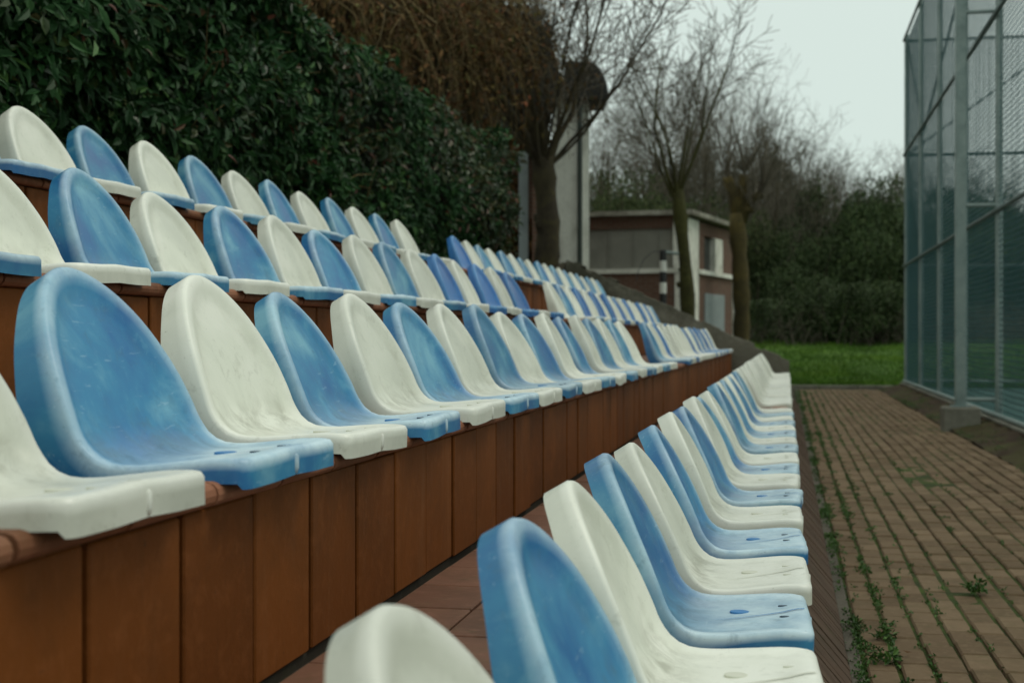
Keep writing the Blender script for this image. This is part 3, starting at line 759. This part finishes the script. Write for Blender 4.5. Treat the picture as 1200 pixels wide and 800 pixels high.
# ------------------------------------------------------------------ lawn blades, weeds
n = 42000
X = RNG.uniform(-1.2, 9, n); Y = 28.3 + (RNG.random(n)**1.6)*15; Z = np.array([ground(a, c) for a, c in zip(X, Y)])
P = np.stack([X, Y, Z-.01], 1)[X > -.5 - np.maximum(0, Y-38)*.5]; n = len(P)
Dd = RNG.normal(size=(n,3))*.45 + np.array([0,0,1]); Nn = RNG.normal(size=(n,3))
patch = np.array([noise.noise(Vector((p[0]*.7, p[1]*.7, 2))) for p in P])
v, f, r = leaves(P, Dd, Nn, RNG.uniform(.05,.13,n)*(1+.9*patch), RNG.uniform(.012,.025,n), rnd=np.clip(.5+patch*.8+RNG.normal(size=n)*.15, 0, 1))
tag(link('grass', np_mesh('grass', v, f, r), M['grass']), 'rough green grass of the lawn beyond the path', 'grass', kind='stuff')
def rosette(P, n, R, hgt, rnd):
    out = []
    for i in range(n):
        a = rnd.uniform(0, 6.28); rr = R*rnd.random()**.5
        out.append((P[0] + rr*math.cos(a), P[1] + rr*math.sin(a), P[2] + hgt*rnd.random()*(1-rr/R*.6)))
    return out
PP = []
for x0, dens, sp in ((.226, 1.0, .020), (.335, .72, .012), (.436, .36, .012), (.535, .16, .010), (.64, .12, .01), (.84, .10, .01), (1.04, .08, .01), (1.34, .08, .01)):
    y = 1.6
    while y < 27:
        y += random.uniform(.008, .024)
        nz_ = noise.noise(Vector((y*1.5, x0*9, 0))) + .5*noise.noise(Vector((y*5, x0*9, 3)))
        if random.random() > dens*(1.0 if nz_ > .05 else .22): continue
        big = (nz_ > .25) and random.random() < .4*dens
        PP += rosette((x0 + random.gauss(0, sp), y, .0), 30 if big else 7, .034 if big else .013, .016 if big else .008, random)
for i in range(520):                                     # moss and weeds on the soil side
    x0 = random.gauss(1.74, .03) if random.random() < .5 else random.uniform(1.76, 2.1); y = random.uniform(3, 27.5)
    if noise.noise(Vector((y*.9, x0*3, 8))) < .0: continue
    PP += rosette((x0, y, .02 + .10*max(0, (x0-1.8)/.36)), 14, .05, .05, random)
P = np.array(PP); n = len(P); Dd = RNG.normal(size=(n,3)) + np.array([0,0,.35]); Nn = RNG.normal(size=(n,3))*.5 + np.array([0,0,1])
v, f, r = leaves(P, Dd, Nn, RNG.uniform(.007,.018,n), RNG.uniform(.005,.010,n))
tag(link('weeds', np_mesh('weeds', v, f, r), M['weed']), 'small green weeds growing in the joints of the brick path', 'weeds', kind='stuff')
def clump(px, py, label, R, n):
    zc = F*EYE/(py-395); g = at(px, 395, zc); P = np.array(rosette((g.x, g.y, .0), n, R, .05, random)); n = len(P)
    Dd = RNG.normal(size=(n,3)) + np.array([0,0,.3]); Nn = RNG.normal(size=(n,3))*.5 + np.array([0,0,1])
    v, f, r = leaves(P - np.array([[g.x, g.y, 0]]), Dd, Nn, RNG.uniform(.014,.03,n), RNG.uniform(.008,.014,n))
    tag(link('weed_clump', np_mesh('weed_clump', v, f, r), M['weed'], loc=(g.x, g.y, .004)), label, 'weed')
clump(1145, 694, 'dark green weed clump alone in the middle of the brick path', .042, 90)
clump(1037, 777, 'flat green weed tuft nearest the front row on the brick path', .05, 80)
clump(1036, 750, 'small weed tuft just beyond the flat one near the front row', .035, 60)
b = MB()                                                 # fallen dead leaves
for i in range(130):
    x = random.uniform(.25, 1.75); y = random.uniform(2.2, 26); s = random.uniform(.008, .02); a = random.uniform(0, 6.28)
    pts = [(x + s*math.cos(a+q)*w, y + s*math.sin(a+q)*w, .016 + random.uniform(0, .006)) for q, w in ((0,1.5),(1.4,.7),(3.1,1.3),(4.7,.7))]
    b.add(pts, [(0,1,2,3)])
tag(b.build('fallen_leaves', M['dryleaf']), 'scattered dead brown leaves lying on the brick path', 'leaves', kind='stuff')

# ------------------------------------------------------------------ court fence
fx = 2.25; FZ = (.17, 2.35, 4.46, 6.64)
fe = empty('court_fence', (fx, 16, 0), 'tall galvanised wire mesh fence enclosing the sports court beside the path', 'fence')
def fpart(b, name, m): return b.build(name, m, fe, loc=(-fx, -16, 0))
for y in (4, 7, 10, 13, 16, 19, 22, 25, 28):
    b = MB(); b.tube([(fx, y, .0), (fx, y, 6.75)], .040, 10)
    for z in (.9, 1.65, 3.1, 3.8, 5.2, 5.9): b.tube([(fx, y, z-.012), (fx, y, z+.012)], .045, 10)
    fpart(b, 'post', M['steel'])
for x in (5.25, 8.25, 11.25):
    b = MB(); b.tube([(x, 28, .0), (x, 28, 6.75)], .040, 10); fpart(b, 'post', M['steel'])
for z in FZ:
    b = MB(); b.tube([(fx-.045, 2, z), (fx-.045, 28.04, z)], .026, 8); fpart(b, 'rail', M['rail'] if z > 1 else M['steel'])
    b = MB(); b.tube([(fx, 28.045, z), (13, 28.045, z)], .026, 8); fpart(b, 'rail', M['rail'] if z > 1 else M['steel'])
b = MB()
for p, q in (((fx+.03, 28.05, 6.6), (fx+.03, 25.0, 4.5)), ((fx, 28.09, 4.46), (fx+2.9, 28.09, 6.6)), ((fx+.03, 28, 4.4), (fx+.03, 25.1, 2.4)), ((fx+.05, 25, 4.5), (fx+.05, 16, 6.6))):
    b.tube([p, q], .018, 6)
fpart(b, 'brace', M['rail'])
def mesh_wires(b, o, ux, W, H, z0, sp, rh, rv):
    """square netting over a W x H rectangle standing on o along ux, slightly sagging between the posts"""
    off = Vector((-ux.y, ux.x, 0)); n = int(H/sp); seg = int(W/1.0)
    for i in range(n+1):
        z = z0 + sp*i
        b.tube([o + ux*(W*k/seg) + Vector((0,0,z - .012*abs(math.sin(math.pi*k/3)) + .010*noise.noise(Vector((k*.8, z*1.7, 3))))) + off*(.004 + .02*noise.noise(Vector((k*.5, z*.6, 8)))) for k in range(seg+1)], rh, 3, cap=False)
    for i in range(int(W/sp)+1):
        b.tube([o + ux*min(sp*i, W) + Vector((0,0,z0)) - off*.002, o + ux*min(sp*i, W) + Vector((0,0,z0+H)) - off*.002], rv, 3, cap=False)
b = MB(); mesh_wires(b, Vector((fx, 4, 0)), Vector((0,1,0)), 24.0, 6.46, .17, .06, .0062, .0024); fpart(b, 'netting', M['wire'])
b = MB(); mesh_wires(b, Vector((fx, 28, 0)), Vector((1,0,0)), 10.7, 6.46, .17, .06, .0050, .0035); fpart(b, 'netting', M['wire'])
b = MB(); b.box((fx-.10, -2, -.1), (fx+.085, 28.1, .11), bev=.012); fpart(b, 'base_wall', M['brick'])
b = MB(); b.box((fx-.11, -2, .1105), (fx+.095, 28.11, .14), bev=.006); fpart(b, 'coping', M['concrete'])
# big floodlight-like post standing on a concrete block outside the fence
bx = 1.85
po = empty('support_post', (bx, 16, 0), 'thick grey steel post on a concrete block between path and fence', 'post')
b = MB(); b.box((-.055, -.055, .24), (.055, .055, 7.4), bev=.006); b.build('column', M['steel'], po)
b = MB(); b.box((-.19, -.19, -.05), (.19, .19, .25), bev=.015); b.build('footing', M['concrete'], po)
b = MB(); b.box((-.10, -.10, .2505), (.10, .10, .262)); b.build('base_plate', M['steel'], po)
for z in (.33, 2.42, 4.50, 6.5):
    b = MB(); b.tube([(.05, 0, z), (fx - bx - .03, 0, z)], .022, 8); b.build('bracket', M['steel'], po)

# ------------------------------------------------------------------ buildings behind
def obox(b, p0, p1, thick, z0, z1, bev=0.0):
    """wall box from p0 to p1 (2-D), thickness to the far side"""
    u = (Vector((p1.x, p1.y, 0)) - Vector((p0.x, p0.y, 0))); n = Vector((-u.y, u.x, 0)).normalized()
    if n.dot(Vector((-ST, CT, 0))) < 0: n = -n
    a, c = Vector((p0.x, p0.y, 0)), Vector((p1.x, p1.y, 0)); q = [a, c, c+n*thick, a+n*thick]
    vs = [(p.x, p.y, z0) for p in q] + [(p.x, p.y, z1) for p in q]
    b.add(vs, [(3,2,1,0),(4,5,6,7),(0,1,5,4),(1,2,6,5),(2,3,7,6),(3,0,4,7)])
def zat(py, zc): return EYE + (395-py)/F*zc
# tall building with white pillar and arched awnings
A0, A1 = at(240, 395, 23), at(636, 395, 25.5)
tb = empty('tall_building', (A1.x, A1.y, 1.4), 'tall brown brick building with a white pillar and arched dark awnings behind the hedge', 'building')
off = (-A1.x, -A1.y, -1.4)
b = MB(); obox(b, A0, A1, 5, 1.0, zat(24, 25.5)); b.build('wall', M['brick'], tb, loc=off, recalc=True)
b = MB(); obox(b, at(230,395,22.9), at(640,395,25.3), 5.5, zat(24,25.5)+.002, zat(14,25.5)); b.build('roof', M['roof'], tb, loc=off, recalc=True)
b = MB(); obox(b, at(648,395,24.6), at(678,395,24.6), .42, 1.0, zat(112,24.6)); b.build('pillar', M['stucco'], tb, loc=off, recalc=True)
b = MB(); obox(b, at(682,395,24.7), at(690.5,395,24.7), .14, 1.0, zat(118,24.7)); b.build('pillar', M['stucco'], tb, loc=off, recalc=True)
b = MB(); g = at(679.5, 395, 24.5); b.tube([(g.x, g.y, 1), (g.x, g.y, zat(120,24.5))], .045, 8); b.build('drain_pipe', M['pipe'], tb, loc=off)
b = MB(); obox(b, at(608,395,24.2), at(619,395,24.2), .1, 1.2, zat(178,24.2)); b.build('shutter', M['doorgrey'], tb, loc=off, recalc=True)
b = MB(); obox(b, at(624,395,24.0), at(637,395,24.0), .3, 1.0, zat(170,24.0)); b.build('brick_pier', M['brick'], tb, loc=off, recalc=True)
def awning(px, py0, py1, zc, wpx, depth):
    """quarter-round awning: arch seen end-on, bottom edge at py1"""
    g = at(px, py1, zc); R = (py1-py0)/F*zc; w = wpx/F*zc; r_ = Vector((CT, ST, 0)); f_ = Vector((-ST, CT, 0)); b = MB()
    n = 14; ring = []
    for dd in (0, depth):
        for i in range(n+1):
            a = math.pi*(.0 + .5*i/n); ring.append(g + f_*dd + r_*(w*math.cos(a)) + Vector((0,0,R*math.sin(a))))
        ring.append(g + f_*dd - r_*w*1.0 + Vector((0,0,R))); ring.append(g + f_*dd - r_*w*1.0)
    m = n+3; fs = [(i, (i+1) % m, m+(i+1) % m, m+i) for i in range(m)] + [tuple(range(m))[::-1], tuple(range(m, 2*m))]
    b.add(ring, fs); b.build('awning', M['awning'], tb, loc=off, recalc=True)
awning(688, 72, 116, 24.2, 25, 1.3); awning(634, 42, 118, 24.4, 24, 1.5); awning(600, 20, 110, 24.0, 20, 1.5)

# derelict low house
hC, hA, hB = at(684, 395, 30.6), at(803, 395, 30), at(860, 395, 34.2)
H0 = .9; ztop = zat(252, 30)
dh = empty('derelict_house', (hA.x, hA.y, 1.3), 'low derelict brick house with stained white pillars and a wide grey shutter', 'house'); off = (-hA.x, -hA.y, -1.3)
def wall_piece(name, m, P0, P1, u0, u1, z0, z1, proud=0.0, thick=.2):
    p0, p1 = P0.lerp(P1, u0), P0.lerp(P1, u1)
    u = Vector((P1.x-P0.x, P1.y-P0.y, 0)).normalized(); n = Vector((-u.y, u.x, 0))
    if n.dot(Vector((-ST, CT, 0))) < 0: n = -n
    b = MB(); obox(b, p0 - n*proud, p1 - n*proud, thick, z0, z1); return b.build(name, M[m], dh, loc=off, recalc=True)
zs0, zs1 = zat(315, 30.3), zat(268, 30.3)
# front: base, lintel, jamb; shutter between
wall_piece('wall', 'brick', hC, hA, 0, 1, H0, zs0-.10)
wall_piece('sill', 'stucco', hC, hA, 0, .93, zs0-.098, zs0, .06, .24)
wall_piece('shutter', 'shutter', hC, hA, 0, .93, zs0+.001, zs1, -.06, .05)
for u in (.24, .25+.24, .74): wall_piece('mullion', 'shutter', hC, hA, u, u+.008, zs0+.001, zs1, -.035, .03)
wall_piece('lintel', 'brick', hC, hA, 0, .93, zs1+.001, ztop)
wall_piece('pillar', 'stucco', hC, hA, .885, .985, zs0+.001, ztop, .05, .3)
wall_piece('pillar', 'stucco', hC, hA, .90, .97, H0, zs0-.1, .04, .1)
# right side: window and door
zB0, zB1 = zat(318, 32), zat(278, 32)
wall_piece('corner_pillar', 'stucco', hA, hB, .02, .22, H0, ztop-.05, .04, .25)
wall_piece('wall', 'brick', hA, hB, .225, 1, H0, zB0)
wall_piece('wall', 'brick', hA, hB, .225, .36, zB0+.001, zB1)
wall_piece('wall', 'brick', hA, hB, .72, 1, zB0+.001, zB1)
wall_piece('wall', 'brick', hA, hB, .225, 1, zB1+.001, ztop-.05)
w = wall_piece('window', 'stucco', hA, hB, .56, .72, zB0+.002, zB1-.001, .03, .15)
wall_piece('window_pane', 'glass', hA, hB, .362, .56, zB0+.002, zB1-.001, -.1, .03)
wall_piece('sill', 'stucco', hA, hB, .20, 1.0, zB0-.10, zB0-.003, .07, .05)
wall_piece('door', 'doorgrey', hA, hB, .36, .76, H0, zat(345, 32.5), .03, .06)
wall_piece('corner_pillar', 'stucco', hA, hB, .955, 1.02, H0, zB0-.12, .05, .25)
# inside dark and roof slab
b = MB(); q = [hC + Vector((0,.25,0)), hA + Vector((-.15,.3,0)), hB + Vector((-.3,.1,0)), hC + Vector((-.6, 4.5, 0))]
vs = [(p.x, p.y, H0) for p in q] + [(p.x, p.y, ztop-.1) for p in q]
b.add(vs, [(3,2,1,0),(4,5,6,7),(0,1,5,4),(1,2,6,5),(2,3,7,6),(3,0,4,7)]); b.build('interior', M['brick'], dh, loc=off, recalc=True)
b = MB(); q = [hC + Vector((-.1,-.22,0)), hA + Vector((.18,-.2,0)), hB + Vector((.2,.1,0)), hC + Vector((-.6, 4.8, 0))]
vs = [(p.x, p.y, ztop-.049 + .051) for p in q] + [(p.x, p.y, ztop+.10) for p in q]
b.add(vs, [(3,2,1,0),(4,5,6,7),(0,1,5,4),(1,2,6,5),(2,3,7,6),(3,0,4,7)]); b.build('roof', M['roof'], dh, loc=off, recalc=True)
# striped barrier post
g = at(777, 340, 26.5); gz = ground(g.x, g.y)
sp = empty('striped_post', (g.x, g.y, gz), 'black and white striped barrier post before the derelict house', 'post')
z_lo, z_hi = gz-.1, zat(293, 26.5)
nb = 9; hh = (z_hi - z_lo)/nb
for i in range(nb):
    b = MB(); b.tube([(0,0,z_lo-gz+i*hh), (0,0,z_lo-gz+(i+1)*hh)], .065, 12); b.build('band', M['black'] if i % 2 == 0 else M['whitepaint'], sp)
b = MB(); e = at(795, 297, 26.4) - sp.location; b.tube([(0,0,z_hi-gz-.04), tuple(e)], .03, 8); b.build('arm', M['steel'], sp)
b = MB(); e = [at(px, py, 26.3) - sp.location for px, py in ((777,294),(765,295),(755,303),(748,318),(746,330))]; b.tube(e, .008, 5); b.build('cable', M['black'], sp)
# low end wall of the stand: raking parapet
b = MB(); n = 26
for i in range(n):
    t0, t1 = i/n, (i+1)/n
    x0, x1 = -3.25 + 3.3*t0, -3.25 + 3.3*t1
    z0, z1 = 2.20 - 1.52*t0, 2.20 - 1.52*t1
    j = .07*noise.noise(Vector((i*.7, 0, 0))) - .03
    vs = [(x0,21.2,-.1),(x1,21.2,-.1),(x1,21.55,-.1),(x0,21.55,-.1),(x0,21.2,z0+j),(x1,21.2,z1+j),(x1,21.55,z1+j),(x0,21.55,z0+j)]
    b.add(vs, [(4,5,6,7),(0,1,5,4),(2,3,7,6)] + ([(3,0,4,7)] if i == 0 else []) + ([(1,2,6,5)] if i == n-1 else []), .5)
tag(b.build('raking_wall', M['rake']), 'weathered grey sloping end wall at the far end of the grandstand', 'wall')

# ------------------------------------------------------------------ dry weeping trees and creeper behind the hedge
def weeping(px, topy, zc, R, seed, label):
    rnd = random.Random(seed); g = base_pt(px, zc); zt = zat(topy, zc); o = empty('weeping_tree', g, label, 'tree', 'dry weeping trees behind the hedge')
    bt, bc = MB(), MB(); H = zt - g.z
    bt.tube([(0,0,-.2), (.1,.05,H*.4), (.0,.1,H*.75)], [.16,.12,.07], 8)
    ends = []
    for k in range(26):
        a = rnd.uniform(0, 6.28); e = Vector((math.cos(a)*R*rnd.uniform(.3,1), math.sin(a)*R*rnd.uniform(.3,1), H*rnd.uniform(.72,1.04)))
        m_ = Vector((e.x*.4, e.y*.4, H*.9)); bt.tube([(0,.05,H*rnd.uniform(.4,.7)), m_, e], [.04,.025,.01], 5); ends += [m_.lerp(e, rnd.random()) for _ in range(13)]
    PP = []
    for e in ends:
        L = rnd.choice((.3,.45,.6,.9,1.5)); p = Vector(e); pts = [p.copy()]; dx, dy = rnd.gauss(0,.20), rnd.gauss(0,.20)
        for q in range(5):
            p = p + Vector((dx*(1-q/4) + rnd.gauss(0,.05), dy*(1-q/4) + rnd.gauss(0,.05), -L/5*(.3 if q == 0 else 1.1))); pts.append(p.copy())
        bc.tube(pts, [.007,.006,.006,.005,.004,.003], 3, cap=False)
        for q in range(10): PP.append(tuple(rnd.choice(pts) + Vector((rnd.gauss(0,.05), rnd.gauss(0,.05), rnd.gauss(0,.15)))))
    P = np.array(PP); n = len(P); v, f, r = leaves(P, RNG.normal(size=(n,3)) + np.array([0,0,-1.2]), RNG.normal(size=(n,3)), RNG.uniform(.05,.11,n), RNG.uniform(.02,.045,n))
    bt.build('trunk', M['bark'], o, smooth=True); bc.build('crown', M['drytwig'], o); link('foliage', np_mesh('dry_foliage', v, f, r), M['dryleaf'], o)
weeping(372, -60, 15.5, 1.3, 1, 'dry brown weeping tree rising left of the others behind the hedge')
weeping(440, -50, 17.5, 1.5, 2, 'dry brown weeping tree second from the left behind the hedge')
weeping(508, -40, 19.0, 1.5, 3, 'dry brown weeping tree with hanging strands in the middle behind the hedge')
weeping(552, -10, 20.5, 1.1, 4, 'dry brown weeping tree nearest the pillar behind the hedge')
# creeper on the brick wall
PP = []; Nn = []
u = (A1-A0).normalized(); nn = Vector((u.y, -u.x, 0))
for i in range(16000):
    t = random.random(); z = random.uniform(1.6, zat(30, 25)); nv = noise.noise(Vector((t*9, z*.8, 3)))
    if nv < -.22: continue
    p = A0.lerp(A1, t) + nn*(.05 + abs(random.gauss(0, .14)) + .15*max(0, nv)); PP.append((p.x, p.y, z)); Nn.append((nn.x, nn.y, .3))
P = np.array(PP); n = len(P); v, f, r = leaves(P, RNG.normal(size=(n,3)) + np.array([0,0,-.8]), np.array(Nn) + RNG.normal(size=(n,3))*.5, RNG.uniform(.10,.20,n), RNG.uniform(.06,.11,n))
tag(link('creeper', np_mesh('creeper', v, f, r), M['dryleaf']), 'reddish brown dry creeper covering the brick building wall', 'creeper')

# ------------------------------------------------------------------ light
SUN_EL, SUN_AZ = math.radians(58), math.radians(70)      # azimuth from +Y clockwise: soft light from the right
w = bpy.data.worlds.new('World'); SC.world = w; w.use_nodes = True; t = w.node_tree
bg = t.nodes['Background']; bg.inputs['Strength'].default_value = .1
sk = t.nodes.new('ShaderNodeTexSky'); sk.sky_type = 'NISHITA'; sk.sun_disc = False; sk.sun_elevation = SUN_EL; sk.sun_rotation = SUN_AZ
tc = t.nodes.new('ShaderNodeTexCoord'); sx = t.nodes.new('ShaderNodeSeparateXYZ'); t.links.new(tc.outputs['Generated'], sx.inputs[0])
rp = t.nodes.new('ShaderNodeValToRGB'); e = rp.color_ramp.elements
e[0].position = 0; e[0].color = (6.35/8, 7.45/8, 6.85/8, 1); e[1].position = .8; e[1].color = (7.6/8, 8.35/8, 7.7/8, 1)
t.links.new(sx.outputs[2], rp.inputs[0])
no = t.nodes.new('ShaderNodeTexNoise'); no.inputs['Scale'].default_value = 1.6; no.inputs['Detail'].default_value = 4; t.links.new(tc.outputs['Generated'], no.inputs['Vector'])
mr = t.nodes.new('ShaderNodeMapRange'); mr.inputs[3].default_value = 8.1; mr.inputs[4].default_value = 8.9; t.links.new(no.outputs['Fac'], mr.inputs[0])
vm = t.nodes.new('ShaderNodeVectorMath'); vm.operation = 'SCALE'; t.links.new(rp.outputs[0], vm.inputs[0]); t.links.new(mr.outputs[0], vm.inputs['Scale'])
mx = t.nodes.new('ShaderNodeMix'); mx.data_type = 'RGBA'; mx.inputs[0].default_value = .93
t.links.new(sk.outputs[0], mx.inputs[6]); t.links.new(vm.outputs[0], mx.inputs[7]); t.links.new(mx.outputs[2], bg.inputs['Color'])
sl = bpy.data.lights.new('Sun', 'SUN'); sl.energy = .9; sl.angle = math.radians(25); sl.color = (1, .95, .84)
so = bpy.data.objects.new('Sun', sl); COL.objects.link(so)
d = Vector((math.sin(SUN_AZ)*math.cos(SUN_EL), math.cos(SUN_AZ)*math.cos(SUN_EL), math.sin(SUN_EL)))
so.rotation_euler = (-d).to_track_quat('-Z', 'Y').to_euler(); so.location = (5, -5, 20)

# ------------------------------------------------------------------ camera
cd = bpy.data.cameras.new('Camera'); cd.sensor_width = 36; cd.lens = 50; cd.clip_start = .05; cd.clip_end = 1000
cd.dof.use_dof = True; cd.dof.focus_distance = 3.1; cd.dof.aperture_fstop = 5.8
co = bpy.data.objects.new('Camera', cd); COL.objects.link(co); co.location = (0, 0, EYE)
co.rotation_euler = (math.radians(90) - 5/F, 0, TH); SC.camera = co
vs_ = SC.view_settings; SC.display_settings.display_device = 'sRGB'; vs_.view_transform = 'Standard'; vs_.look = 'None'; vs_.gamma = 1; vs_.exposure = 0; vs_.use_curve_mapping = False
